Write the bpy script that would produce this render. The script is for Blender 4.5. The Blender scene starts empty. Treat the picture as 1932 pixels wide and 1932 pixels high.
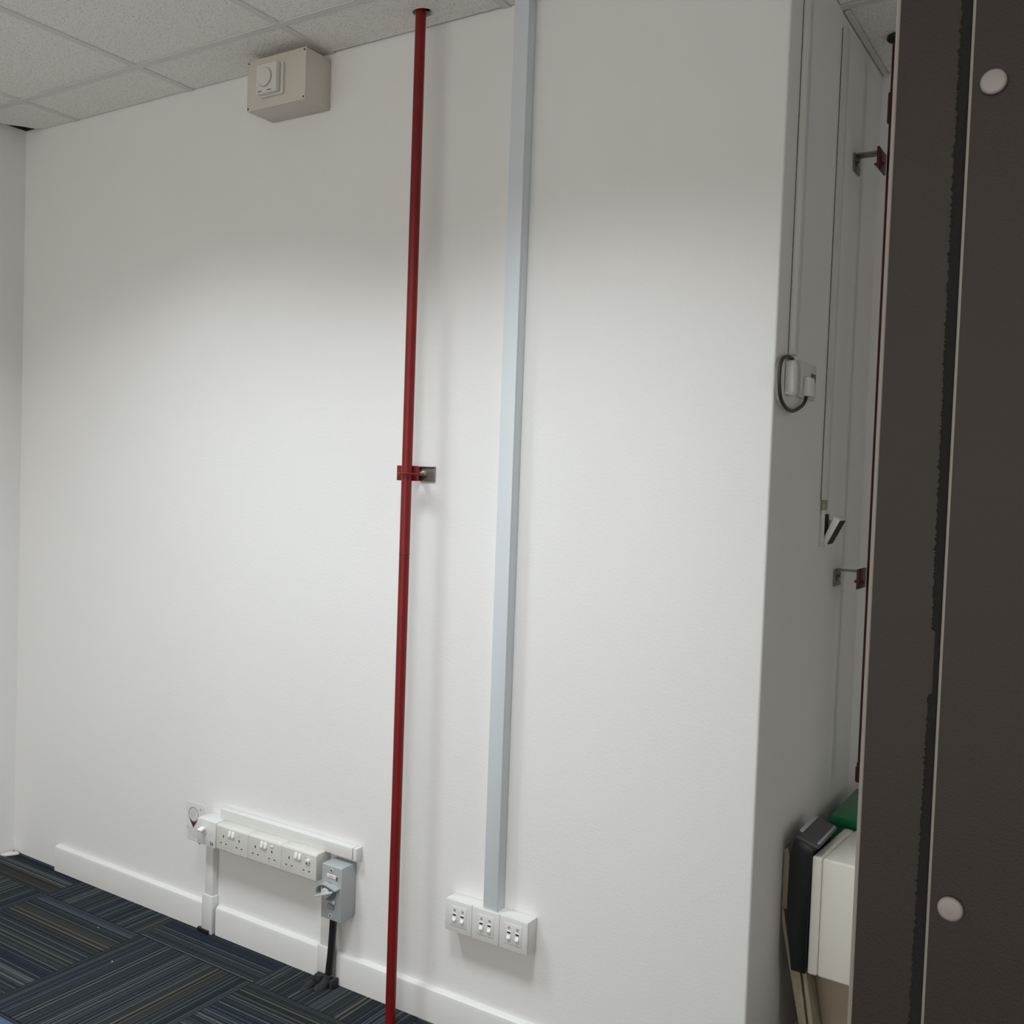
import bpy, bmesh, math, random
from mathutils import Vector, Matrix
random.seed(7)
S = bpy.context.scene
COL = S.collection

# ------------------------------------------------------------------ camera
FPX, YAW, PITCH, ROLL = 1877.67, 0.564166, -0.036693, 0.035526
CAM = Vector((2.63433, -2.15991, 1.48686))
def cam_axes():
    cy, sy = math.cos(YAW), math.sin(YAW); cp, sp = math.cos(PITCH), math.sin(PITCH)
    cr, sr = math.cos(ROLL), math.sin(ROLL)
    r = Vector((cy, sy, 0)); f0 = Vector((-sy, cy, 0)); up0 = Vector((0, 0, 1))
    f = cp*f0 + sp*up0; u = -sp*f0 + cp*up0
    return cr*r + sr*u, -sr*r + cr*u, f
r_, u_, f_ = cam_axes()
cd = bpy.data.cameras.new('camera'); cam = bpy.data.objects.new('camera', cd); COL.objects.link(cam)
cd.sensor_width = 36.0; cd.lens = FPX/1932*36.0; cd.clip_start = 0.02
cam.matrix_world = Matrix(((r_.x, u_.x, -f_.x, CAM.x), (r_.y, u_.y, -f_.y, CAM.y), (r_.z, u_.z, -f_.z, CAM.z), (0, 0, 0, 1)))
S.camera = cam

# ------------------------------------------------------------------ exposure, world
S.view_settings.view_transform = 'Standard'; S.view_settings.look = 'None'
S.view_settings.exposure = 0.0; S.view_settings.gamma = 1.0; S.view_settings.use_curve_mapping = False
w = bpy.data.worlds.new('world'); S.world = w; w.use_nodes = True
w.node_tree.nodes['Background'].inputs[0].default_value = (1, .955, .89, 1)
w.node_tree.nodes['Background'].inputs[1].default_value = 1.93

# room lights: recessed office fittings (position x, y; power; spread in degrees)
H = 2.68
LIGHTS = [(0.30, -1.108, 16.8, 126), (1.50, -1.108, 16.2, 126)]
LCOL = (0.93, 1.0, 1.03)

# ------------------------------------------------------------------ materials
def mat(name, col, rough=0.5, metal=0.0, bump=0.0, bscale=200.0, var=0.0, vscale=3.0, spec=0.5):
    m = bpy.data.materials.new(name); m.use_nodes = True
    nt = m.node_tree; b = nt.nodes['Principled BSDF']
    b.inputs['Base Color'].default_value = (*col, 1); b.inputs['Roughness'].default_value = rough
    b.inputs['Metallic'].default_value = metal; b.inputs['Specular IOR Level'].default_value = spec
    tc = nt.nodes.new('ShaderNodeTexCoord')
    if bump:
        n = nt.nodes.new('ShaderNodeTexNoise'); n.inputs['Scale'].default_value = bscale; n.inputs['Detail'].default_value = 4
        nt.links.new(tc.outputs['Object'], n.inputs['Vector'])
        bp = nt.nodes.new('ShaderNodeBump'); bp.inputs['Strength'].default_value = bump; bp.inputs['Distance'].default_value = 0.002
        nt.links.new(n.outputs['Fac'], bp.inputs['Height']); nt.links.new(bp.outputs['Normal'], b.inputs['Normal'])
    if var:
        n = nt.nodes.new('ShaderNodeTexNoise'); n.inputs['Scale'].default_value = vscale; n.inputs['Detail'].default_value = 5
        nt.links.new(tc.outputs['Object'], n.inputs['Vector'])
        r = nt.nodes.new('ShaderNodeValToRGB'); e = r.color_ramp.elements
        e[0].position = .3; e[1].position = .7
        e[0].color = (*[c*(1-var) for c in col], 1); e[1].color = (*[min(1, c*(1+var)) for c in col], 1)
        nt.links.new(n.outputs['Fac'], r.inputs[0]); nt.links.new(r.outputs[0], b.inputs['Base Color'])
    return m
M = {}
M['wall'] = mat('wall_paint', (.80, .795, .785), .62, bump=.2, bscale=140, var=.012, vscale=2.2, spec=.3)
M['gloss'] = mat('skirting_paint', (.745, .745, .73), .32, bump=.15, bscale=60, var=.015, vscale=9)
M['plastic'] = mat('white_plastic', (.72, .72, .705), .3, bump=.03, bscale=300)
M['plastic_warm'] = mat('warm_white_plastic', (.67, .66, .625), .38, bump=.04, bscale=300)
M['port'] = mat('port_plastic', (.86, .86, .84), .25, bump=.02)
M['blue_white'] = mat('pale_blue_white_trunking', (.66, .71, .755), .35, bump=.03, bscale=150)
M['beige_box'] = mat('painted_beige_box', (.60, .565, .50), .5, bump=.15, bscale=120, var=.03, vscale=8)
M['red'] = mat('red_gloss_paint', (.185, .008, .008), .40, spec=.35, bump=.12, bscale=60, var=.12, vscale=14)
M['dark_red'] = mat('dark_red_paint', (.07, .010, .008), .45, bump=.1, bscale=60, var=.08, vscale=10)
M['steel'] = mat('dull_galvanised_steel', (.23, .22, .20), .45, .7, bump=.3, bscale=120, var=.2, vscale=40)
M['rod'] = mat('bright_steel', (.5, .48, .45), .3, .9, bump=.1)
M['grey'] = mat('grey_isolator_plastic', (.40, .43, .435), .4, bump=.08, bscale=200, var=.03, vscale=20)
M['grey_light'] = mat('light_grey_plastic', (.55, .57, .56), .4, bump=.05)
M['blue_grey'] = mat('blue_grey_plate', (.17, .20, .24), .4, bump=.02)
M['black'] = mat('black_rubber', (.012, .012, .012), .42, bump=.2, bscale=150)
M['black_cable'] = mat('dark_olive_cable', (.035, .032, .022), .45, bump=.05)
M['hole'] = mat('opening_shade_dark', (.03, .028, .025), .8, bump=.1)  # dark colour painting the shade in slots and voids; also plain dark parts
M['ink'] = mat('grey_print', (.33, .33, .33), .6, bump=.02)
M['dark_ink'] = mat('dark_print', (.05, .05, .05), .6, bump=.02)
M['maroon'] = mat('maroon_print', (.12, .012, .02), .5, bump=.02)
M['sticker'] = mat('satin_label_film', (.76, .75, .74), .3, bump=.02)
M['tee'] = mat('ceiling_tee_paint', (.70, .69, .66), .45, bump=.03)
M['panel'] = mat('dark_taupe_powder_coat', (.027, .020, .016), .5, spec=.35, bump=.12, bscale=900, var=.04, vscale=4)
M['edge'] = mat('edge_highlight', (.26, .24, .22), .38, bump=.1, bscale=300)  # lighter tone paints the light caught on rounded edges
M['brush'] = mat('black_brush_seal', (.012, .010, .009), .95, bump=.6, bscale=400)
M['cap'] = mat('white_screw_cap', (.30, .272, .262), .4, bump=.03)
M['blackp'] = mat('black_plastic', (.012, .012, .014), .35, bump=.1, bscale=400)
M['dgrey'] = mat('dark_grey_plastic', (.075, .08, .085), .42, bump=.15, bscale=500)
M['carpet_scrap'] = mat('dark_carpet_scrap', (.022, .026, .030), .95, bump=.5, bscale=500, var=.3, vscale=120)
M['cream'] = mat('cream_plastic', (.82, .79, .72), .4, bump=.05, bscale=300)
M['green'] = mat('green_plastic', (.012, .20, .075), .35, bump=.2, bscale=60, var=.1, vscale=12)
M['board'] = mat('raw_board_edge', (.36, .31, .23), .8, bump=.5, bscale=90, var=.15, vscale=30)
M['carton'] = mat('pale_brown_board', (.42, .35, .26), .7, bump=.2, bscale=60, var=.06, vscale=10)
M['blue'] = mat('blue_plastic', (.035, .055, .13), .8, bump=.1)
M['plaster'] = mat('bare_plaster_patch', (.36, .34, .29), .9, bump=.6, bscale=120, var=.3, vscale=60)

def ceiling_mat():
    m = mat('mineral_fibre_tile', (.74, .73, .70), .9, spec=.1)
    nt = m.node_tree; b = nt.nodes['Principled BSDF']
    tc = nt.nodes.new('ShaderNodeTexCoord')
    n = nt.nodes.new('ShaderNodeTexNoise'); n.inputs['Scale'].default_value = 190; n.inputs['Detail'].default_value = 3
    n2 = nt.nodes.new('ShaderNodeTexVoronoi'); n2.inputs['Scale'].default_value = 150
    nt.links.new(tc.outputs['Object'], n.inputs['Vector']); nt.links.new(tc.outputs['Object'], n2.inputs['Vector'])
    r = nt.nodes.new('ShaderNodeValToRGB'); e = r.color_ramp.elements
    e[0].position = .30; e[0].color = (.60, .58, .54, 1); e[1].position = .46; e[1].color = (.89, .875, .835, 1)
    nt.links.new(n.outputs['Fac'], r.inputs[0]); nt.links.new(r.outputs[0], b.inputs['Base Color'])
    bp = nt.nodes.new('ShaderNodeBump'); bp.inputs['Strength'].default_value = .5; bp.inputs['Distance'].default_value = .002
    nt.links.new(n2.outputs['Distance'], bp.inputs['Height']); nt.links.new(bp.outputs['Normal'], b.inputs['Normal'])
    return m
M['ceiling'] = ceiling_mat()

def carpet_mat():
    m = mat('striped_carpet_tiles', (.03, .035, .04), .95, spec=.1)
    nt = m.node_tree; b = nt.nodes['Principled BSDF']; N = nt.nodes; L = nt.links
    def math_(op, a, bb=None, c=None):
        n = N.new('ShaderNodeMath'); n.operation = op
        for i, v in enumerate((a, bb, c)):
            if v is None: continue
            if isinstance(v, (int, float)): n.inputs[i].default_value = v
            else: L.new(v, n.inputs[i])
        return n.outputs[0]
    tc = N.new('ShaderNodeTexCoord'); sp = N.new('ShaderNodeSeparateXYZ'); L.new(tc.outputs['Object'], sp.inputs[0])
    x = math_('DIVIDE', math_('SUBTRACT', sp.outputs[0], .036), .5)
    y = math_('DIVIDE', math_('ADD', sp.outputs[1], .155), .5)
    ix = math_('FLOOR', x); iy = math_('FLOOR', y)
    par = math_('FLOORED_MODULO', math_('ADD', ix, iy), 2.0)          # 0 or 1
    # tile ix=0,iy=-1 (parity 1): stripes run along Y, so they vary with X
    mix = N.new('ShaderNodeMix'); mix.data_type = 'FLOAT'
    L.new(par, mix.inputs[0]); L.new(sp.outputs[1], mix.inputs[2]); L.new(sp.outputs[0], mix.inputs[3])
    s = mix.outputs[0]
    tid = math_('ADD', math_('MULTIPLY', ix, 13.7), math_('MULTIPLY', iy, 7.31))
    def n1(freq, det, rough=.6):
        n = N.new('ShaderNodeTexNoise'); n.noise_dimensions = '1D'
        n.inputs['Scale'].default_value = 1.0; n.inputs['Detail'].default_value = det; n.inputs['Roughness'].default_value = rough
        L.new(math_('ADD', math_('MULTIPLY', s, freq), tid), n.inputs['W']); return n.outputs['Fac']
    fine = n1(125, 1.0); band = n1(14, 1.0); hue = n1(9.3, 0.0)
    v = math_('ADD', math_('MULTIPLY', fine, .8), math_('MULTIPLY', band, .3))
    r = N.new('ShaderNodeValToRGB'); r.color_ramp.interpolation = 'LINEAR'; e = r.color_ramp.elements
    e[0].position = .50; e[0].color = (.016, .020, .025, 1)
    e[1].position = .72; e[1].color = (.092, .104, .107, 1)
    e.new(.58).color = (.030, .037, .043, 1); e.new(.645).color = (.050, .058, .062, 1)
    L.new(v, r.inputs[0])
    rh = N.new('ShaderNodeValToRGB'); e = rh.color_ramp.elements
    e[0].position = .30; e[0].color = (.90, .97, 1.10, 1); e[1].position = .70; e[1].color = (1.20, 1.04, .86, 1)
    e.new(.45).color = (1, 1, 1, 1); e.new(.58).color = (1, 1, .98, 1)
    L.new(hue, rh.inputs[0])
    mx = N.new('ShaderNodeMix'); mx.data_type = 'RGBA'; mx.blend_type = 'MULTIPLY'; mx.inputs[0].default_value = 1
    L.new(r.outputs[0], mx.inputs[6]); L.new(rh.outputs[0], mx.inputs[7])
    # pile speckle
    n3 = N.new('ShaderNodeTexNoise'); n3.inputs['Scale'].default_value = 420; n3.inputs['Detail'].default_value = 2
    L.new(tc.outputs['Object'], n3.inputs['Vector'])
    r3 = N.new('ShaderNodeValToRGB'); e = r3.color_ramp.elements
    e[0].position = .3; e[0].color = (.72, .72, .72, 1); e[1].position = .7; e[1].color = (1.25, 1.25, 1.25, 1)
    L.new(n3.outputs['Fac'], r3.inputs[0])
    mx2 = N.new('ShaderNodeMix'); mx2.data_type = 'RGBA'; mx2.blend_type = 'MULTIPLY'; mx2.inputs[0].default_value = 1
    L.new(mx.outputs[2], mx2.inputs[6]); L.new(r3.outputs[0], mx2.inputs[7])
    # dark tile joints
    def edge(c):
        f = math_('SUBTRACT', c, math_('FLOOR', c)); f = math_('MINIMUM', f, math_('SUBTRACT', 1.0, f)); return f
    jn = math_('MINIMUM', edge(x), edge(y))
    jm = N.new('ShaderNodeMapRange'); jm.inputs[1].default_value = 0; jm.inputs[2].default_value = .008
    jm.inputs[3].default_value = .45; jm.inputs[4].default_value = 1; L.new(jn, jm.inputs[0])
    mx3 = N.new('ShaderNodeMix'); mx3.data_type = 'RGBA'; mx3.blend_type = 'MULTIPLY'; mx3.inputs[0].default_value = 1
    L.new(mx2.outputs[2], mx3.inputs[6]); L.new(jm.outputs[0], mx3.inputs[7])
    L.new(mx3.outputs[2], b.inputs['Base Color'])
    bp = N.new('ShaderNodeBump'); bp.inputs['Strength'].default_value = .6; bp.inputs['Distance'].default_value = .003
    L.new(math_('ADD', fine, math_('MULTIPLY', n3.outputs['Fac'], .6)), bp.inputs['Height']); L.new(bp.outputs['Normal'], b.inputs['Normal'])
    return m
M['carpet'] = carpet_mat()

# ------------------------------------------------------------------ mesh helpers
class MB:
    """collects shapes into one mesh; world coordinates relative to an origin"""
    def __init__(s): s.bm = bmesh.new()
    def _add(s, bm2, rot=None, piv=None):
        if rot is not None:
            bmesh.ops.transform(bm2, matrix=Matrix.Translation(piv) @ rot @ Matrix.Translation(-Vector(piv)), verts=bm2.verts)
        me = bpy.data.meshes.new('t'); bm2.to_mesh(me); bm2.free(); s.bm.from_mesh(me); bpy.data.meshes.remove(me)
        return s
    def box(s, x0, x1, y0, y1, z0, z1, bev=0.0, seg=2, rot=None, piv=None):
        b = bmesh.new(); bmesh.ops.create_cube(b, size=1)
        for v in b.verts:
            v.co = Vector(((x0+x1)/2 + v.co.x*(x1-x0), (y0+y1)/2 + v.co.y*(y1-y0), (z0+z1)/2 + v.co.z*(z1-z0)))
        if bev: bmesh.ops.bevel(b, geom=b.edges[:], offset=bev, segments=seg, affect='EDGES', profile=.5)
        return s._add(b, rot, piv)
    def cyl(s, p, q, r, seg=32, r2=None, bev=0.0):
        p, q = Vector(p), Vector(q); d = q-p
        b = bmesh.new(); bmesh.ops.create_cone(b, cap_ends=True, segments=seg, radius1=r, radius2=r if r2 is None else r2, depth=d.length)
        if bev:
            ed = [e for e in b.edges if any(len(f.verts) > 4 for f in e.link_faces)]
            bmesh.ops.bevel(b, geom=ed, offset=bev, segments=3, affect='EDGES', profile=.5)
        m = Matrix.Translation((p+q)/2) @ Vector((0, 0, 1)).rotation_difference(d.normalized()).to_matrix().to_4x4()
        bmesh.ops.transform(b, matrix=m, verts=b.verts)
        return s._add(b)
    def prism(s, poly, axis, a, c, bev=0.0, rot=None, piv=None):
        """poly: 2-D outline in the two other axes (in XYZ order), extruded along axis from a to c"""
        b = bmesh.new()
        def P(u, v, t): return {'X': (t, u, v), 'Y': (u, t, v), 'Z': (u, v, t)}[axis]
        v0 = [b.verts.new(P(u, v, a)) for u, v in poly]; v1 = [b.verts.new(P(u, v, c)) for u, v in poly]
        n = len(poly)
        b.faces.new(v0); b.faces.new(v1[::-1])
        for i in range(n): b.faces.new((v0[i], v0[(i+1) % n], v1[(i+1) % n], v1[i]))
        bmesh.ops.recalc_face_normals(b, faces=b.faces)
        if bev: bmesh.ops.bevel(b, geom=b.edges[:], offset=bev, segments=2, affect='EDGES', profile=.5)
        return s._add(b, rot, piv)
    def tube(s, pts, r, seg=16, n=12, smooth=True):
        pts = [Vector(p) for p in pts]
        if smooth and len(pts) > 2:
            out = []
            P = [pts[0]*2-pts[1]] + pts + [pts[-1]*2-pts[-2]]
            for i in range(1, len(P)-2):
                for k in range(n):
                    t = k/n; a, b_, c, d = P[i-1], P[i], P[i+1], P[i+2]
                    out.append(.5*((2*b_) + (-a+c)*t + (2*a-5*b_+4*c-d)*t*t + (-a+3*b_-3*c+d)*t**3))
            out.append(pts[-1]); pts = out
        b = bmesh.new(); rings = []; up = None
        for i, p in enumerate(pts):
            d = (pts[min(i+1, len(pts)-1)] - pts[max(i-1, 0)]).normalized()
            if up is None: up = d.orthogonal().normalized()
            up = (up - d*up.dot(d)).normalized(); sd = d.cross(up)
            rings.append([b.verts.new(p + r*(math.cos(2*math.pi*k/seg)*up + math.sin(2*math.pi*k/seg)*sd)) for k in range(seg)])
        for i in range(len(rings)-1):
            for k in range(seg):
                b.faces.new((rings[i][k], rings[i][(k+1) % seg], rings[i+1][(k+1) % seg], rings[i+1][k]))
        b.faces.new(rings[0][::-1]); b.faces.new(rings[-1])
        bmesh.ops.recalc_face_normals(b, faces=b.faces)
        return s._add(b)
    def ring(s, c, axis, r0, r1, t, seg=48):
        """flat ring of thickness t along axis, centred at c"""
        b = bmesh.new(); c = Vector(c)
        ax = {'X': 0, 'Y': 1, 'Z': 2}[axis]; o = [i for i in range(3) if i != ax]
        R = []
        for rr, off in ((r0, -t/2), (r1, -t/2), (r1, t/2), (r0, t/2)):
            L_ = []
            for k in range(seg):
                v = Vector((0, 0, 0)); v[o[0]] = rr*math.cos(2*math.pi*k/seg); v[o[1]] = rr*math.sin(2*math.pi*k/seg); v[ax] = off
                L_.append(b.verts.new(c+v))
            R.append(L_)
        for i in range(4):
            for k in range(seg):
                b.faces.new((R[i][k], R[i][(k+1) % seg], R[(i+1) % 4][(k+1) % seg], R[(i+1) % 4][k]))
        bmesh.ops.recalc_face_normals(b, faces=b.faces)
        return s._add(b)
    def build(s, name, m, parent=None, smooth=True, origin=None):
        me = bpy.data.meshes.new(name); s.bm.to_mesh(me); s.bm.free()
        if smooth:
            for p in me.polygons: p.use_smooth = True
        me.materials.append(m if not isinstance(m, str) else M[m])
        o = bpy.data.objects.new(name, me); COL.objects.link(o)
        if smooth:
            try: me.set_sharp_from_angle(angle=math.radians(35))
            except Exception: pass
        if origin is not None:
            ov = Vector(origin); me.transform(Matrix.Translation(-ov)); o.location = ov
        if parent is not None:
            o.parent = parent; 
            g = Vector((0, 0, 0)); q = parent
            while q: g += Vector(q.location); q = q.parent
            me.transform(Matrix.Translation(-g))
            if origin is not None: raise ValueError
        return o
def empty(name, loc, label, cat, group=None):
    o = bpy.data.objects.new(name, None); COL.objects.link(o); o.location = loc
    o.empty_display_size = .05
    return tag(o, label, cat, group)
def tag(o, label, cat, group=None):
    o['label'] = label; o['category'] = cat
    if group: o['group'] = group
    return o
def struct(o): o['kind'] = 'structure'; return o

# ------------------------------------------------------------------ room shell
XL, XC, YR = -.911, 1.938, .862          # left wall, projecting corner, recess back
XR, YB, ZT = 4.4, -5.2, 2.95
struct(MB().box(XL-.1, XR+.1, YB-.1, YR+.1, -.1, 0).build('floor', 'carpet'))
arc = [(XC-.006+.006*math.sin(a), .006-.006*math.cos(a)) for a in [math.pi/2*k/5 for k in range(6)]]
struct(MB().prism([(XL-.1, 0)] + arc + [(XC, .06), (XL-.1, .06)], 'Z', 0, ZT).build('wall_back', 'wall'))
struct(MB().box(XC-.08, XC, .06, YR+.05, 0, ZT).build('wall_return', 'wall'))
struct(MB().box(XC-.08, XR+.1, YR, YR+.1, 0, ZT).build('wall_recess', 'wall'))
struct(MB().box(XL-.1, XL, YB-.1, .1, 0, ZT).build('wall_left', 'wall'))
struct(MB().box(XR, XR+.1, YB-.1, -.95, 0, ZT).build('wall_right_added', 'wall'))  # unseen wall, added to cut the light reaching the return wall
struct(MB().box(XR, XR+.1, -.60, YR+.1, 0, ZT).build('wall_right_added', 'wall'))  # gap before this piece lets some world light onto the return wall
struct(MB().box(XL-.1, XR+.1, YB-.1, YB, 2.684, ZT).build('void_light_stop', 'wall'))  # unseen strip added to keep world light out of the ceiling void
struct(MB().box(XR+.0, XR+.1, -.95, -.60, 2.684, ZT).build('wall_right_added', 'wall'))  # added above the gap, also keeps light out of the void

# ceiling: mineral tiles laid in a tee grid, plenum slab above
TX0, TY0, TS = 0.0, -.208, .6
tiles = MB()
def clip(a, b, lo, hi): return max(a, lo), min(b, hi)
lamp_cells = [(x, y) for x, y, p, s in LIGHTS]
hole_c = Vector((.988, -.079))
for i in range(-2, 8):
    for j in range(-9, 3):
        x0, x1 = clip(TX0+i*TS+.004, TX0+(i+1)*TS-.004, XL+.002, XR-.002)
        y0, y1 = clip(TY0+j*TS+.004, TY0+(j+1)*TS-.004, YB+.002, YR-.002)
        if x1-x0 < .03 or y1-y0 < .03: continue
        if any(abs((x0+x1)/2-lx) < .2 and abs((y0+y1)/2-ly) < .2 for lx, ly in lamp_cells): continue
        if y0 > -.3 and x0 < XC:
            if x1 > XC+.05:
                if j == 0:
                    tiles.box(x0, XC, y0, -.002, 2.683, 2.698); tiles.box(XC+.002, x1, y0, y1, 2.683, 2.698); continue
                x0 = XC+.002
            elif j == 0: y1 = -.007 if i == 1 else -.004
            else: continue
        if i == -2 and j == 0:      # broken corner tile
            tiles.prism([(x0, y0), (x1, y0), (x1, -.003), (x1-.190, -.003), (x1-.225, -.018), (x0+.062, -.052), (x0+.034, -.085), (x0+.003, -.130)], 'Z', 2.683, 2.698); continue
        if x0 < .988 < x1 and j == 0:   # tile with the hole for the pipe
            b = bmesh.new(); n = 48; hr = .0245
            inner = [b.verts.new((hole_c.x+hr*1.15*math.cos(2*math.pi*k/n), hole_c.y+hr*math.sin(2*math.pi*k/n), 2.683)) for k in range(n)]
            outer = []
            for k in range(n):
                c_, s_ = math.cos(2*math.pi*k/n), math.sin(2*math.pi*k/n); t = 1e9
                if c_ > 1e-9: t = min(t, (x1-hole_c.x)/c_)
                if c_ < -1e-9: t = min(t, (x0-hole_c.x)/c_)
                if s_ > 1e-9: t = min(t, (y1-hole_c.y)/s_)
                if s_ < -1e-9: t = min(t, (y0-hole_c.y)/s_)
                outer.append([hole_c.x+t*c_, hole_c.y+t*s_])
            for cx_, cy_ in ((x0, y0), (x1, y0), (x0, y1), (x1, y1)):   # snap the nearest to each corner
                k = min(range(n), key=lambda q: (outer[q][0]-cx_)**2+(outer[q][1]-cy_)**2); outer[k] = [cx_, cy_]
            ov = [b.verts.new((a, c, 2.683)) for a, c in outer]
            fs = [b.faces.new((inner[k], inner[(k+1) % n], ov[(k+1) % n], ov[k])) for k in range(n)]
            g = bmesh.ops.extrude_face_region(b, geom=fs)
            bmesh.ops.translate(b, verts=[v for v in g['geom'] if isinstance(v, bmesh.types.BMVert)], vec=(0, 0, .015))
            bmesh.ops.recalc_face_normals(b, faces=b.faces)
            tiles._add(b); continue
        tiles.box(x0, x1, y0, y1, 2.683, 2.698)
ceil = struct(tiles.build('ceiling', 'ceiling', smooth=False))
g = MB()
for i in range(-1, 8):
    x = TX0+i*TS
    if x < XR: g.box(x-.012, x+.012, YB, (-.001 if x < XC else YR), 2.680, 2.6825)
for j in range(-8, 3):
    y = TY0+j*TS
    if y < YR: g.box((XL if y < 0 else XC), XR, y-.012, y+.012, 2.6798, 2.6823)
g.build('ceiling_grid', 'tee', ceil)
struct(MB().box(XL+.0003, XC-.01, -.0014, -.0003, 2.692, ZT-.001).build('void_shade_back', 'hole'))  # dark sheet over the wall top, painting the shade of the ceiling void
struct(MB().box(XL+.0003, XL+.0014, -.9, -.002, 2.692, ZT-.001).build('void_shade_left', 'hole'))  # same painted void shade on the left wall
# wall angle along the recess
struct(MB().box(XC+.004, XC+.017, .41, YR-.002, 2.676, 2.6795).build('trim_1', 'tee'))
# slab above the ceiling void, coloured dark to stand in for its shade
struct(MB().box(XL-.1, XR+.1, YB-.1, YR+.1, ZT, ZT+.1).build('ceiling', 'hole'))

# skirting boards in three lengths on the long wall
def skirting(x0, x1, rough_left=False):
    prof = [(-.0005, 0), (-.019, 0), (-.019, .078), (-.0165, .086), (-.010, .091), (-.004, .0925), (-.0005, .0925)]
    return struct(MB().prism(prof, 'X', x0, x1).build('baseboard_back', 'gloss'))
skirting(-.626, .166); skirting(.224, .664); skirting(.734, XC-.001)
prof = [(XC+.0005, 0), (XC+.019, 0), (XC+.019, .078), (XC+.010, .091), (XC+.0005, .0925)]
struct(MB().prism([(a, b) for a, b in prof], 'Y', .001, YR-.02).build('baseboard_return', 'gloss'))
struct(MB().box(XL+.0005, XL+.018, YB+.02, -.25, 0, .0925, bev=.004).build('baseboard_left', 'gloss'))

# ------------------------------------------------------------------ ceiling lights (above and behind the view)
for k, (lx, ly, pw, spd) in enumerate(LIGHTS):
    t = empty('ceiling_light', (lx, ly, H), ['recessed square ceiling light fitting nearer the left wall', 'recessed square ceiling light fitting nearer the dark partition'][k], 'ceiling light', 'recessed ceiling lights')
    fr = MB()
    for a in (-1, 1):
        fr.box(lx+a*.287-.010, lx+a*.287+.010, ly-.297, ly+.297, 2.681, 2.76)
        fr.box(lx-.277, lx+.277, ly+a*.287-.010, ly+a*.287+.010, 2.681, 2.76)
    fr.box(lx-.297, lx+.297, ly-.297, ly+.297, 2.76, 2.775)
    fr.build('frame', 'tee', t)
    ld = bpy.data.lights.new('lamp', 'AREA'); ld.shape = 'RECTANGLE'; ld.size = .46; ld.size_y = .42
    ld.energy = pw; ld.color = LCOL; ld.spread = math.radians(spd)
    lo = bpy.data.objects.new('lamp', ld); COL.objects.link(lo); lo.parent = t; lo.location = (0, 0, .004)

# ------------------------------------------------------------------ red pipe and its clamp
t = empty('sprinkler_pipe', (.993, -.088, 0), 'glossy red vertical pipe running from carpet to ceiling in front of the white wall', 'pipe')
pm = MB().cyl((.994, -.090, 0), (.984, -.082, 2.80), .0138, seg=40)
pm.build('pipe_tube', 'red', t)
MB().cyl((.9905, -.0873, 1.268), (.9904, -.0872, 1.272), .0143, seg=40, bev=.0005).build('pipe_joint', 'red', t)
t = empty('pipe_bracket', (.99, 0, 1.483), 'red and bare steel wall bracket holding the tall red pipe', 'bracket')
MB().box(.971, 1.020, -.005, -.0005, 1.462, 1.503, bev=.0012).box(.971, 1.020, -.0085, -.001, 1.4995, 1.503, bev=.001).build('wall_flange', 'steel', t)
MB().box(.969, .974, -.066, -.001, 1.463, 1.502, bev=.001).build('arm', 'red', t)
MB().box(.942, 1.012, -.070, -.064, 1.463, 1.503, bev=.001).build('front_plate', 'red', t)
b = MB().cyl((.982, -.013, 1.483), (.982, -.004, 1.483), .0085, seg=6, bev=.001); b.cyl((.982, -.022, 1.483), (.982, -.012, 1.483), .005, seg=20, bev=.001)
b.ring((.982, -.0065, 1.483), 'Y', .006, .012, .002); b.build('anchor_bolt', 'rod', t, )
pts = [(.968, -.060, 1.482)] + [(.989+.021*math.cos(a), -.087-.021*math.sin(a), 1.482) for a in [math.pi - math.pi*k/10 for k in range(11)]] + [(1.010, -.060, 1.482)]
MB().tube(pts, .0028, n=3).build('u_bolt', 'red', t)

# second pipe in the recess
PX, PY = 2.029, .62
t = empty('recess_pipe', (PX, PY, .69), 'dark red vertical pipe in the recess, mostly hidden by the dark partition', 'pipe')
MB().cyl((PX, PY, .70), (PX, PY, 2.80), .0138, seg=32).build('pipe_tube', 'dark_red', t)
MB().cyl((PX, PY, 2.455), (PX, PY, 2.535), .0185, seg=32, bev=.003).build('coupling', 'dark_red', t)
MB().cyl((PX, PY, .69), (PX, PY, .730), .0185, seg=32, bev=.003).cyl((PX, PY, .730), (PX, PY, .742), .0160, seg=24, bev=.002).build('end_fitting', 'dark_red', t)
MB().cyl((PX, PY, 2.672), (PX, PY, 2.682), .028, seg=32, bev=.002).build('ceiling_collar', 'hole', t)
def recess_bracket(z, label):
    t = empty('pipe_bracket', (XC, .6, z), label, 'bracket', 'brackets of the recess pipe')
    MB().box(XC+.0005, 2.004, .585, .625, z-.004, z, bev=.0008).build('arm', 'steel', t)
    f = MB().box(XC+.0005, XC+.0045, .575, .640, z-.046, z, bev=.0008); f.build('wall_flange', 'steel', t)
    MB().cyl((XC+.004, .607, z-.024), (XC+.012, .607, z-.024), .010, seg=6, bev=.001).build('anchor_bolt', 'rod', t)
    MB().box(2.000, 2.006, .570, .655, z-.048, z+.006, bev=.001).build('outer_flange', 'dark_red', t)
    MB().cyl((1.988, .605, z-.030), (2.012, .605, z-.030), .004, seg=12).cyl((1.994, .605, z-.030), (2.0, .605, z-.030), .007, seg=6).build('u_bolt', 'dark_red', t)
recess_bracket(2.378, 'upper steel bracket on the return wall, near the ceiling')
recess_bracket(1.264, 'lower steel bracket on the return wall, under the broken outlet')

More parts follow.
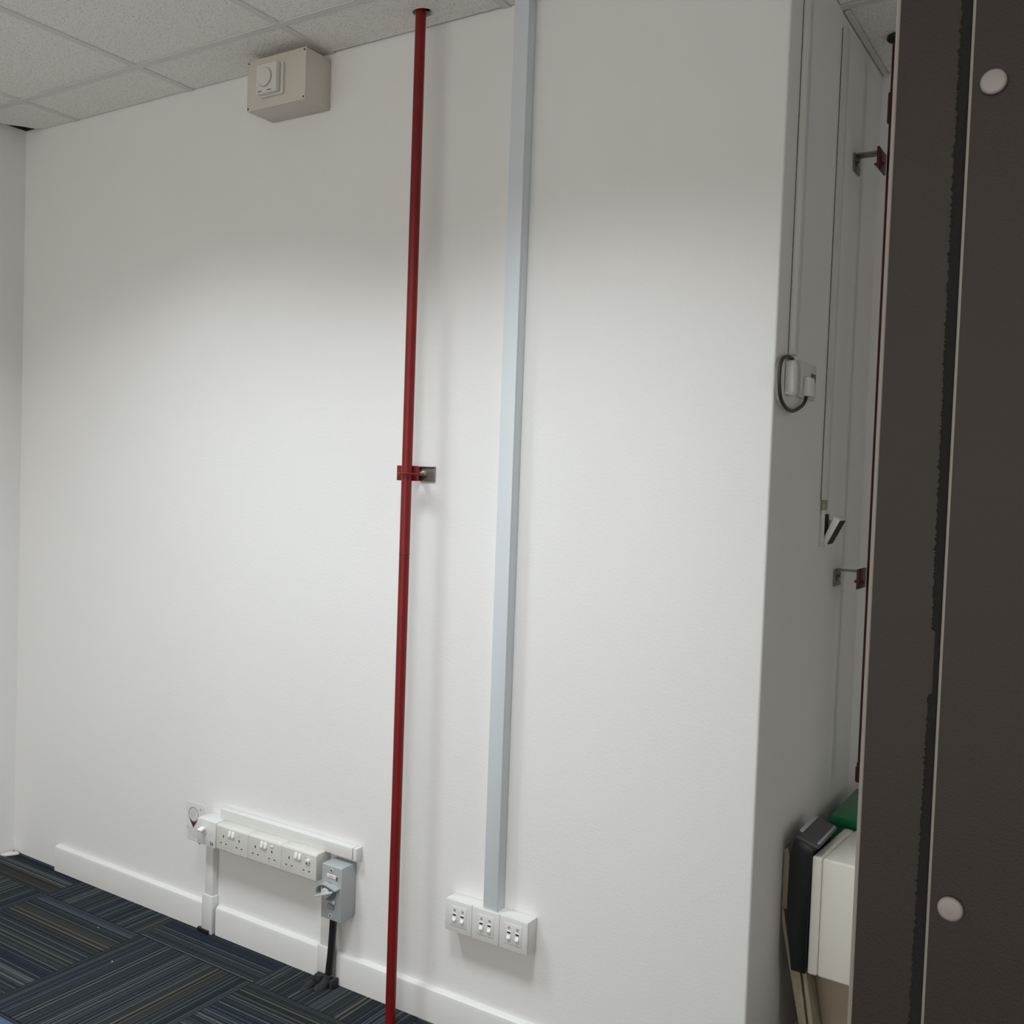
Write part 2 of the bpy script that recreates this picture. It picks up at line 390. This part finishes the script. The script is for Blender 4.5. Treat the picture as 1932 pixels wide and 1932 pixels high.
# ------------------------------------------------------------------ pale blue-white trunking and data outlets
t = empty('cable_trunking', (1.268, 0, 1.5), 'tall pale bluish white cable trunking from ceiling down to the data outlet box', 'trunking')
MB().box(1.249, 1.288, -.034, -.0005, .366, 2.679, bev=.002).build('base_channel', 'blue_white', t)
MB().box(1.247, 1.290, -.040, -.034, .366, 2.679, bev=.0015).build('lid', 'blue_white', t)

t = empty('data_outlet_box', (1.259, 0, .285), 'white three-gang data outlet box at the foot of the bluish trunking', 'data outlet')
X0, X1, Z0, Z1, D = 1.132, 1.3865, .2835, .3665, .045
MB().box(X0, X1, -D+.007, -.0005, Z0, Z1, bev=.0012).build('back_box', 'plastic', t)
for k in range(3):
    a = X0 + k*(X1-X0)/3; b_ = a + (X1-X0)/3
    fp = MB().box(a+.0004, b_-.0004, -D, -D+.007, Z0, Z1, bev=.0012).build('faceplate', 'plastic', t)
    c = (a+b_)/2 + .001
    MB().box(c-.025, c+.025, -D-.0012, -D+.0005, Z0+.016, Z1-.014, bev=.0008).build('label_window', 'plastic', fp)
    for q in (-.0125, .0125):
        px = c+q
        fr = MB().box(px-.0062, px+.0062, -D-.0022, -D, .314, .3335, bev=.0005).build('port', 'port', fp)
        MB().box(px-.005, px+.005, -D-.0027, -D-.001, .3275, .3318).build('port_slot', 'hole', fp)
        MB().prism([(-D-.0026, .3155), (-D-.0062, .3155), (-D-.0026, .3235)], 'X', px-.0048, px+.0048).build('port_shutter', 'port', fp)
        MB().ring((px, -D-.0015, .342), 'Y', .0026, .0036, .0006, 24).box(px-.0015, px+.0015, -D-.0017, -D-.001, .3405, .3435).build('port_symbol', 'ink', fp)

# ------------------------------------------------------------------ horizontal trunk above the sockets
t = empty('wall_trunking', (.51, 0, .37), 'short horizontal white trunking on the wall directly above the power sockets', 'trunking')
MB().box(.2415, .786, -.025, -.0005, .378, .4115, bev=.0018).build('channel', 'plastic', t)
MB().box(.7895, .803, -.025, -.0005, .376, .413, bev=.0015).build('end_cap', 'plastic', t)
MB().box(.786, .7895, -.020, -.001, .380, .410).build('dark_gap', 'hole', t)

# ------------------------------------------------------------------ power units
SD = .060
def module_box(x0, x1, z0, z1, bevtop):
    prof = [(-.0005, z0+.003), (-SD+.003, z0), (-SD, z0+.003), (-SD, z1-bevtop), (-SD+bevtop*.5, z1-bevtop*.25), (-SD+bevtop*1.6, z1), (-.0005, z1)]
    return MB().prism(prof, 'X', x0, x1, bev=.0008)
t = empty('safety_switch_unit', (.219, 0, .30), 'white square breaker unit with a lever, left of the double power sockets', 'switch')
MB().box(.178, .2625, -SD-.001, -.0005, .299, .3795, bev=.0015).build('housing', 'plastic', t)
MB().box(.203, .222, -SD-.008, -SD, .3375, .3565, bev=.001).build('lever_base', 'plastic', t)
MB().box(.2035, .2215, -SD-.024, -SD-.004, .3505, .3585, bev=.0015, rot=Matrix.Rotation(math.radians(18), 4, 'X'), piv=(.212, -SD-.008, .354)).build('lever', 'port', t)
MB().cyl((.2215, -SD-.0015, .322), (.2215, -SD+.001, .322), .0062, seg=24).build('test_button', 'plastic_warm', t)
m_ = MB()
for (a, b_, c, d) in ((.2405, .2425, .3055, .3165), (.2425, .2475, .3045, .3065), (.2455, .2515, .3125, .3145), (.2495, .2515, .3065, .3125), (.2445, .248, .309, .3105)):
    m_.box(a, b_, -SD-.0018, -SD-.0005, c, d)
m_.build('printed_mark', 'dark_ink', t)
MB().prism([(-SD-.0002, .296), (-SD-.0002, .3), (-.03, .3), (-.03, .294)], 'X', .186, .1885).build('tie_end', 'hole', t)

def sock(x0, x1, label, extra):
    t = empty('double_power_socket', ((x0+x1)/2, 0, .30), label, 'power socket', 'double power sockets in a row')
    body = module_box(x0, x1, .2995, .3785, .006).build('housing', 'plastic_warm', t)
    w_ = x1-x0; c = (x0+x1)/2
    # rockers
    for q in (-.0093, .0055):
        rk = MB(); xx = c+q
        rk.prism([(-SD+.001, .3505), (-SD-.0055, .3515), (-SD-.0015, .3685), (-SD+.001, .3685)], 'X', xx-.0055, xx+.0055, bev=.0008)
        rk.build('rocker_switch', 'port', t)
    for oc in (c-.0375, c+.0315):
        h = MB()
        h.box(oc-.0019, oc+.0019, -SD-.0006, -SD+.002, .3415, .3495)
        for q in (-.0105, .0115): h.box(oc+q-.0031, oc+q+.0031, -SD-.0006, -SD+.002, .3215, .3252)
        h.build('pin_hole', 'hole', t)
        e_ = MB(); e_.box(oc-.002, oc+.002, -SD-.0012, -SD, .3385, .3415, bev=.0004)
        for q in (-.0105, .0115): e_.box(oc+q-.0034, oc+q+.0034, -SD-.0012, -SD, .3188, .3215, bev=.0004)
        e_.build('pin_shutter', 'port', t)
    if extra == 0: MB().box(c+.0285, c+.0365, -SD-.0008, -SD, .3605, .3618).build('maker_mark', 'ink', t)
    if extra == 1: MB().box(c+.0265, c+.0375, -SD-.003, -SD, .3600, .3645, bev=.001).build('raised_tag', 'port', t)
    if extra == 2:
        MB().box(c+.0335, c+.0475, -SD-.007, -SD, .3520, .3600, bev=.0012, rot=Matrix.Rotation(math.radians(-8), 4, 'Y'), piv=(c+.04, -SD, .356)).build('raised_tag', 'port', t)
        MB().box(c+.027, c+.033, -SD-.0008, -SD, .3608, .362).build('maker_mark', 'ink', t)
sock(.2655, .4035, 'leftmost white double power socket, next to the breaker unit', 0)
sock(.4045, .5430, 'middle of the three white double power sockets', 1)
sock(.5440, .6830, 'white double power socket beside the grey isolator switch', 2)

# warning label on the wall
t = empty('wall_label', (.10, 0, .33), 'pale sticker with a round balloon and maroon pointer, stuck left of the breaker unit', 'sticker')
st = MB().prism([(.060, .270), (.130, .270), (.142, .280), (.142, .380), (.136, .392), (.057, .392), (.055, .386), (.056, .276)], 'Y', -.0012, -.0003).build('film', 'sticker', t, smooth=False)
b = MB(); n = 48; cx_, cz_ = .0895, .3545
b.ring((cx_, -.0016, cz_), 'Y', .0205, .0232, .0006); b.build('balloon_ring', 'ink', t)
b = MB().prism([(cx_-.0205, cz_-.0150), (cx_-.012, cz_-.0215), (cx_, cz_-.0255), (cx_+.012, cz_-.0215), (cx_+.0205, cz_-.0150), (cx_+.001, cz_-.0445)], 'Y', -.0018, -.0012)
b.build('pointer', 'maroon', t, smooth=False)
b = MB()
for k in range(6):
    z = cz_+.012-k*.0048; hw = .015-.001*abs(k-2.5)
    x = cx_-hw
    while x < cx_+hw-.003:
        l = random.uniform(.003, .007); b.box(x, min(x+l, cx_+hw), -.0016, -.0011, z-.0006, z+.0006); x += l+.0012
b.box(.119, .126, -.0016, -.0011, .3755, .3775).box(.121, .129, -.0016, -.0011, .373, .3745)
b.build('fine_print', 'ink', t, smooth=False)
b = MB()
for k in range(7):
    z = .309-k*.0052; x = .066
    if k < 2: b.box(.0605, .0635, -.0016, -.0011, z-.001, z+.001)
    while x < .118:
        l = random.uniform(.004, .009); b.box(x, x+l, -.0015, -.0011, z-.0005, z+.0005); x += l+.0014
b.build('fine_print', 'ink', t, smooth=False)

# ------------------------------------------------------------------ grey rotary isolator
t = empty('isolator_switch', (.746, 0, .206), 'grey rotary isolator switch box at the right end of the power sockets', 'isolator')
ID = .062
prof = [(-.0005, .218), (-.020, .2085), (-ID+.008, .206), (-ID, .2075), (-ID, .361), (-ID+.002, .363), (-.0005, .363)]
MB().prism(prof, 'X', .7085, .7835, bev=.0012).build('enclosure', 'grey', t)
for z in (.3495, .2195):
    MB().ring((.744, -ID-.0008, z), 'Y', .0032, .0056, .0016, 28).build('screw_rim', 'grey_light', t)
    MB().cyl((.744, -ID-.001, z+.0005), (.744, -ID+.001, z+.0005), .0034, seg=20).build('screw_recess', 'hole', t)
pl = MB().box(.7275, .7625, -ID-.0015, -ID, .3275, .3385, bev=.0005).build('name_plate', 'sticker', t)
b = MB()
for k in range(4): b.box(.739+k*.0037, .7415+k*.0037, -ID-.002, -ID-.0012, .332, .3345)
b.build('fine_print', 'ink', pl)
MB().box(.7645, .7672, -ID-.0015, -ID, .3235, .3345).build('on_mark', 'dark_ink', t)
pl = MB().box(.7345, .7595, -ID-.0015, -ID, .2385, .2545, bev=.0005).build('lower_plate', 'blue_grey', t)
MB().box(.738, .740, -ID-.002, -ID-.001, .2415, .2505).box(.744, .7545, -ID-.002, -ID-.001, .2425, .2445).box(.7435, .7455, -ID-.002, -ID-.001, .2445, .249).build('raised_mark', 'grey_light', pl)
MB().cyl((.758, -ID-.006, .2615), (.758, -ID+.001, .2615), .0058, seg=24, bev=.001).build('lock_button', 'grey_light', t)
# hooded shroud around the knob
kx, kz = .7375, .2925
out = [(kx+.035*math.cos(a), kz+.002+.0285*math.sin(a)) for a in [math.radians(v) for v in range(100, 205, 7)]]
outer = [(.7775, .3055), (.745, .3130)] + [(kx-.003+.0335*math.cos(math.radians(v)), kz-.006+.0275*math.sin(math.radians(v))) for v in range(95, 200, 8)]
inner = [(kx-.003+.0300*math.cos(math.radians(v)), kz-.006+.0240*math.sin(math.radians(v))) for v in range(199, 94, -8)] + [(.744, .3095), (.7775, .3020)]
MB().prism(outer+inner, 'Y', -ID-.020, -ID+.001).build('hood', 'grey', t)
MB().cyl((kx, -ID-.003, kz-.004), (kx, -ID+.001, kz-.004), .0265, seg=48, bev=.001).build('dial_plate', 'blue_grey', t)
kn = MB().cyl((kx, -ID-.019, kz-.004), (kx, -ID-.002, kz-.004), .0145, seg=36, bev=.002).build('knob', 'grey_light', t)
MB().box(kx-.034, kx+.031, -ID-.0265, -ID-.012, kz-.0085, kz-.0030, bev=.0016, rot=Matrix.Rotation(math.radians(-22), 4, 'Y'), piv=(kx, -ID-.018, kz-.006)).build('handle_bar', 'grey_light', kn)

# cable from the isolator to the floor
t = empty('power_cable', (.72, -.03, 0), 'thick black cable dropping from the grey isolator to the carpet', 'cable')
MB().tube([(.733, -.036, .212), (.732, -.036, .17), (.728, -.036, .10), (.7235, -.037, .05), (.722, -.037, .030)], .0105).build('cable_sheath', 'black', t)
MB().ring((.722, -.037, .031), 'Z', .0095, .0128, .003, 32).build('cable_collar', 'rod', t)
MB().tube([(.722, -.037, .031), (.721, -.042, .018), (.718, -.056, .004), (.712, -.080, -.008)], .0135).build('floor_sleeve', 'carpet_scrap', t)
t = empty('carpet_flap', (.69, -.04, 0), 'lifted dark carpet edge curling around the cable at the wall', 'carpet edge')
MB().tube([(.684, -.064, .010), (.683, -.072, .006), (.681, -.086, -.002), (.677, -.102, -.009)], .0115, seg=10).build('left_fold', 'carpet_scrap', t)
MB().prism([(.672, -.0265), (.703, -.0265), (.700, -.050), (.676, -.050)], 'Z', 0, .024, bev=.003).build('cut_edge', 'carpet_scrap', t)
MB().box(.7375, .7475, -.052, -.021, 0, .024, bev=.003).build('cut_edge', 'carpet_scrap', t)

# vertical conduits over the skirting
t = empty('vertical_conduit', (.193, 0, 0), 'white vertical conduit between the breaker unit and the floor', 'conduit')
MB().box(.176, .211, -.0225, -.0005, 0, .2995, bev=.0015).build('channel', 'plastic', t)
MB().box(.167, .215, -.026, -.0005, 0, .122, bev=.002).build('wide_cover', 'plastic', t)
t = empty('vertical_conduit', (.69, 0, 0), 'white vertical conduit behind the black cable under the isolator', 'conduit')
MB().box(.673, .7085, -.0225, -.0005, 0, .2995, bev=.0015).build('channel', 'plastic', t)
MB().box(.665, .714, -.026, -.0005, 0, .100, bev=.002).build('wide_cover', 'plastic', t)
o = MB().prism([(.152, -.0195), (.152, -.030), (.205, -.034), (.205, -.0265), (.166, -.0265), (.166, -.0195)], 'Z', 0, .012, bev=.001).build('rubber_offcut', 'black', origin=(.18, -.03, 0))
tag(o, 'small black rubber offcut on the carpet at the left conduit foot', 'offcut')

# corner floor litter: bit of torn tape beside the left wall
o = MB().prism([(-.905, -.030), (-.885, -.006), (-.860, -.010), (-.862, -.020), (-.880, -.052), (-.903, -.058)], 'Z', .0, .006, bev=.001).ring((-.886, -.030, .0065), 'Z', .007, .012, .003, 24).build('torn_tape', 'plastic', origin=(-.885, -.03, 0))
tag(o, 'scrap of torn white tape on the carpet in the left wall corner', 'scrap')
for (x, y, lb) in ((-.105, -.205, 'tiny white crumb on the carpet near the skirting'), (.118, -.315, 'tiny white crumb on the carpet further from the skirting')):
    b = MB(); bb = bmesh.new(); bmesh.ops.create_icosphere(bb, subdivisions=1, radius=.0022)
    for v in bb.verts: v.co *= random.uniform(.7, 1.2)
    bmesh.ops.translate(bb, verts=bb.verts, vec=(x, y, .0022)); b._add(bb)
    tag(b.build('paper_crumb', 'plastic', origin=(x, y, 0)), lb, 'crumb', 'white crumbs on the carpet')

# ------------------------------------------------------------------ box under the ceiling
t = empty('junction_box', (.48, 0, 2.52), 'beige painted box on the wall just under the ceiling, carrying a dial', 'junction box')
BD = .104
MB().box(.368, .598, -BD+.003, -.0005, 2.520, 2.664, bev=.002).build('box_body', 'beige_box', t)
MB().box(.367, .599, -BD, -BD+.003, 2.5195, 2.6645, bev=.001).build('front_cover', 'beige_box', t)
for (x, z) in ((.373, 2.657), (.373, 2.527), (.593, 2.657), (.593, 2.527)):
    MB().cyl((x, -BD-.0012, z), (x, -BD+.001, z), .0026, seg=12).build('cover_screw', 'hole', t)
t = empty('dial_thermostat', (.476, -BD, 2.59), 'small white square thermostat with a round dial on the beige box', 'thermostat')
tx0, tx1, tz0, tz1 = .428, .518, 2.547, 2.636
MB().box(tx0, tx1, -BD-.008, -BD-.0002, tz0, tz1, bev=.002).build('base_plate', 'plastic_warm', t)
cov = MB().box(tx0+.001, tx1-.008, -BD-.026, -BD-.008, tz0+.004, tz1-.001, bev=.004, seg=3).build('cover', 'plastic_warm', t)
c = Vector((tx0+.038, -BD-.0262, (tz0+tz1)/2+.003))
MB().ring(c, 'Y', .0262, .0275, .0012).build('dial_groove', 'ink', cov)
MB().cyl(c+Vector((0, -.004, 0)), c+Vector((0, .002, 0)), .0255, seg=48, bev=.001).build('dial', 'plastic_warm', cov)
MB().box(tx0+.012, tx0+.026, -BD-.0268, -BD-.025, tz0+.0085, tz0+.0102).build('vent_slot', 'hole', cov)
MB().box(tx0+.048, tx0+.064, -BD-.0268, -BD-.025, tz0+.0085, tz0+.0102).build('vent_slot', 'hole', cov)

# ------------------------------------------------------------------ return wall: thin trunkings, outlet, broken outlet
t = empty('mini_trunking', (XC, .095, 1.785), 'narrow white trunking nearest the wall corner, above the plug outlet', 'trunking')
MB().box(XC+.0015, XC+.013, .0855, .112, 1.782, 2.679, bev=.001).build('channel', 'plastic_warm', t)
MB().box(XC+.013, XC+.016, .0845, .113, 1.782, 2.679, bev=.0008).build('lid', 'plastic_warm', t)
MB().box(XC+.0002, XC+.0016, .086, .111, 1.782, 2.679).build('backing_gap', 'hole', t)
t = empty('mini_trunking', (XC, .425, 1.45), 'narrow white trunking further into the recess, above the broken outlet', 'trunking')
MB().box(XC+.0015, XC+.011, .413, .440, 1.452, 2.640, bev=.001).build('channel', 'plastic_warm', t)
MB().box(XC+.011, XC+.014, .412, .441, 1.452, 2.640, bev=.0008).build('lid', 'plastic_warm', t)
MB().box(XC+.0002, XC+.0016, .4135, .439, 1.452, 2.640).build('backing_gap', 'hole', t)

t = empty('wall_outlet', (XC, .24, 1.73), 'white outlet plate with a small plug on the return wall', 'power outlet')
MB().box(XC+.0005, XC+.009, .165, .292, 1.694, 1.778, bev=.0015).build('plate', 'plastic_warm', t)
MB().box(XC+.0085, XC+.0105, .248, .284, 1.738, 1.757, bev=.0005).build('indicator', 'dgrey', t)
MB().box(XC+.0085, XC+.0098, .262, .275, 1.722, 1.724).build('plate_mark', 'ink', t)
t = empty('cable_entry_box', (XC, .09, 1.73), 'white cable entry box with slanted front under the narrow trunking', 'junction box')
MB().prism([(XC+.0005, 1.693), (XC+.016, 1.690), (XC+.0205, 1.698), (XC+.0195, 1.760), (XC+.0165, 1.769), (XC+.0005, 1.767)], 'Y', .072, .108, bev=.0015).build('cover', 'port', t)
MB().prism([(XC+.002, 1.697), (XC+.008, 1.697), (XC+.002, 1.762)], 'Y', .0700, .0725).build('slanted_rib', 'plastic_warm', t)
t = empty('mains_plug', (XC+.01, .2, 1.72), 'small white plug with a dark looping cord, pushed into the outlet plate', 'plug')
MB().box(XC+.0092, XC+.022, .188, .236, 1.698, 1.7435, bev=.003, seg=3).build('plug_body', 'port', t)
MB().tube([(1.951, .204, 1.699), (1.951, .190, 1.684), (1.951, .160, 1.670), (1.951, .097, 1.656), (1.951, .041, 1.662), (1.951, .006, 1.680),
    (1.951, -.008, 1.712), (1.950, -.004, 1.744), (1.948, .018, 1.765), (1.947, .055, 1.7745), (1.946, .098, 1.7745)], .0043, n=8).build('cord', 'black_cable', t)

t = empty('broken_outlet', (XC, .44, 1.38), 'broken white wall outlet with its cover hanging tilted in the recess', 'power outlet')
b = MB()
b.box(XC+.0005, XC+.011, .420, .424, 1.335, 1.427, bev=.0008)
b.box(XC+.0005, XC+.012, .424, .500, 1.335, 1.339, bev=.0008)
b.box(XC+.0005, XC+.012, .496, .500, 1.339, 1.400, bev=.0008)
b.build('back_box', 'plastic_warm', t)
MB().box(XC+.0006, XC+.002, .424, .496, 1.339, 1.415).build('open_inside', 'hole', t)
MB().box(XC+.0008, XC+.010, .421, .448, 1.427, 1.452, bev=.002).build('torn_stub', 'plaster', t)
o = MB().prism([(.415, 1.455), (.452, 1.452), (.460, 1.42), (.448, 1.402), (.424, 1.405), (.414, 1.43)], 'X', XC+.0003, XC+.0012); o.build('bare_patch', 'plaster', t)
cv = MB().prism([(1.9405, 1.3430), (1.9515, 1.3350), (1.9850, 1.4030), (1.9700, 1.4110)], 'Y', .4305, .490, bev=.001).build('hanging_cover', 'port', t)
MB().prism([(1.9545, 1.3395), (1.9560, 1.3390), (1.9860, 1.3995), (1.9845, 1.4005)], 'Y', .436, .484).build('cover_hollow_shade', 'hole', cv)  # dark strip painting the shade in the hollow back of the cover

# ------------------------------------------------------------------ things standing in the recess
rz = Matrix.Rotation(math.radians(-3), 4, 'Z'); pv = Vector((2.012, .22, 0))
o = MB().box(1.985, 2.42, .310, .485, 0, .3175, bev=.004).build('storage_carton', 'carton', origin=(2.2, .42, 0))
tag(o, 'pale brown carton on the recess floor under the cream box', 'carton')
t = empty('cream_box', (2.2, .35, .319), 'cream plastic box with a seam, standing on the pale brown carton', 'box')
MB().box(2.035, 2.42, .22, .47, .319, .6055, bev=.006, seg=3, rot=rz, piv=pv).build('body', 'cream', t)
MB().box(2.0105, 2.0345, .22, .47, .319, .6055, bev=.005, seg=3, rot=rz, piv=pv).build('side_cover', 'cream', t)
# black slab wedged between the return wall and the cream box
t = empty('black_device', (1.99, .3, .318), 'black plastic slab with dark grey top wedged between wall and cream box', 'device')
y0_, y1_ = .215, .385
MB().prism([(1.9735, .319), (1.9670, .38), (1.9600, .44), (1.9565, .49), (1.9585, .55), (1.9640, .62), (1.9690, .641), (2.0120, .626), (2.0105, .605), (2.0085, .56), (2.0080, .319)], 'Y', y0_, y1_, bev=.0012).build('shell', 'blackp', t)
MB().prism([(1.9690, .6415), (1.9715, .649), (2.0250, .6325), (2.0265, .6265), (2.0125, .6265)], 'Y', y0_-.001, y1_+.001, bev=.0015).build('top_cap', 'dgrey', t)
MB().prism([(1.9710, .6495), (1.9790, .647), (1.9790, .6505), (1.9710, .6530)], 'Y', y0_+.03, y1_-.01, bev=.001).build('handle_ridge', 'grey_light', t)
MB().prism([(2.0200, .6345), (2.0245, .6330), (2.0245, .6365), (2.0200, .6380)], 'Y', y0_+.01, y1_-.01, bev=.001).build('edge_strip', 'grey', t)
# rough boards leaning against the return wall
def board(poly, y0, y1, label):
    o = MB().prism(poly, 'Y', y0, y1, bev=.0008).build('timber_board', 'board', origin=(poly[0][0], y0, poly[0][1]))
    return tag(o, label, 'board', 'boards leaning in the recess')
board([(2.038, .001), (1.999, .16), (1.966, .31), (1.942, .42), (1.9395, .455), (1.945, .455), (1.955, .40), (1.9655, .34), (1.969, .312), (1.990, .314), (2.013, .18), (2.060, .001)], .232, .290, 'rough pale board leaning in the recess, nearest the return wall')
board([(2.066, .001), (2.019, .18), (1.996, .315), (2.006, .315), (2.030, .18), (2.077, .001)], .232, .290, 'rough pale board leaning just right of its neighbour, in front of the carton')
board([(1.9395, .457), (1.9395, .60), (1.9475, .607), (1.9530, .59), (1.9525, .457)], .232, .300, 'short pale board behind the black slab, only its top edge showing')
t = empty('green_crate', (2.2, .64, 0), 'green plastic crate standing behind the cream box in the recess', 'crate')
MB().box(1.985, 2.42, .500, .775, 0, .600, bev=.003).build('body', 'green', t)
MB().box(1.980, 2.426, .495, .780, .6005, .622, bev=.002).build('lid', 'green', t)

# ------------------------------------------------------------------ dark metal partition close to the camera
PYF = -1.56
t = empty('metal_partition', (2.55, PYF, 0), 'dark taupe metal partition upright in the foreground, with highlights coloured onto its edges and round white screw caps', 'partition')
MB().box(2.503, 2.541, PYF+.0005, PYF+.050, 0, 2.679).build('edge_frame', 'panel', t)
MB().cyl((2.5032, PYF+.0014, .001), (2.5032, PYF+.0014, 2.678), .0014, seg=16).build('edge_highlight_bead', 'edge', t)  # light-coloured bead paints the highlight on the frame edge
MB().box(2.5445, 3.30, PYF-.004, PYF+.030, 0, 2.679).build('panel', 'panel', t)
MB().cyl((2.5440, PYF-.002, .001), (2.5440, PYF-.002, 2.678), .0014, seg=16).build('panel_highlight_bead', 'edge', t)  # highlight of the panel edge, put in as a lighter bead
# ragged black seal between the two
b = bmesh.new(); pr = []
n = 2600
for k in range(n+1):
    z = .001 + 2.677*k/n
    wv = .5+.5*math.sin(z*9.1+1.2)*math.sin(z*3.7) 
    wd = .0030 + .0022*wv + random.uniform(-.0006, .0007) + (.0009 if random.random() < .05 else 0)
    if 1.372 < z < 1.408: wd = .0012
    pr.append((z, wd))
va = [b.verts.new((2.5405-wd, PYF-.0001, z)) for z, wd in pr]; vb = [b.verts.new((2.5422, PYF-.0016, z)) for z, wd in pr]
vc = [b.verts.new((2.5405-wd*.6, PYF-.0014, z)) for z, wd in pr]; vd = [b.verts.new((2.5422, PYF+.0004, z)) for z, wd in pr]
for A, B in ((va, vc), (vc, vb), (vb, vd), (vd, va)):
    for k in range(n): b.faces.new((A[k], A[k+1], B[k+1], B[k]))
bmesh.ops.recalc_face_normals(b, faces=b.faces)
m_ = MB(); m_._add(b); m_.build('brush_seal', 'brush', t, smooth=False)
for z in (1.708, 1.255):
    m_ = MB().cyl((2.5552, PYF-.0066, z), (2.5552, PYF-.0040, z), .0068, seg=40, r2=.0068, bev=.0018); m_.build('screw_cap', 'cap', t)

# ------------------------------------------------------------------ blue thing at the lower left edge of the view
t = empty('blue_stool', (.72, -1.31, 0), 'blue padded seat whose corner just enters the view at the lower left', 'stool')
MB().box(.50, .948, -1.53, -1.108, .395, .45, bev=.02, seg=4).build('seat', 'blue', t)
for sx in (.54, .905):
    for sy in (-1.49, -1.15):
        MB().cyl((sx, sy, 0), (sx, sy, .396), .011, seg=20, bev=.001).build('leg', 'rod', t)
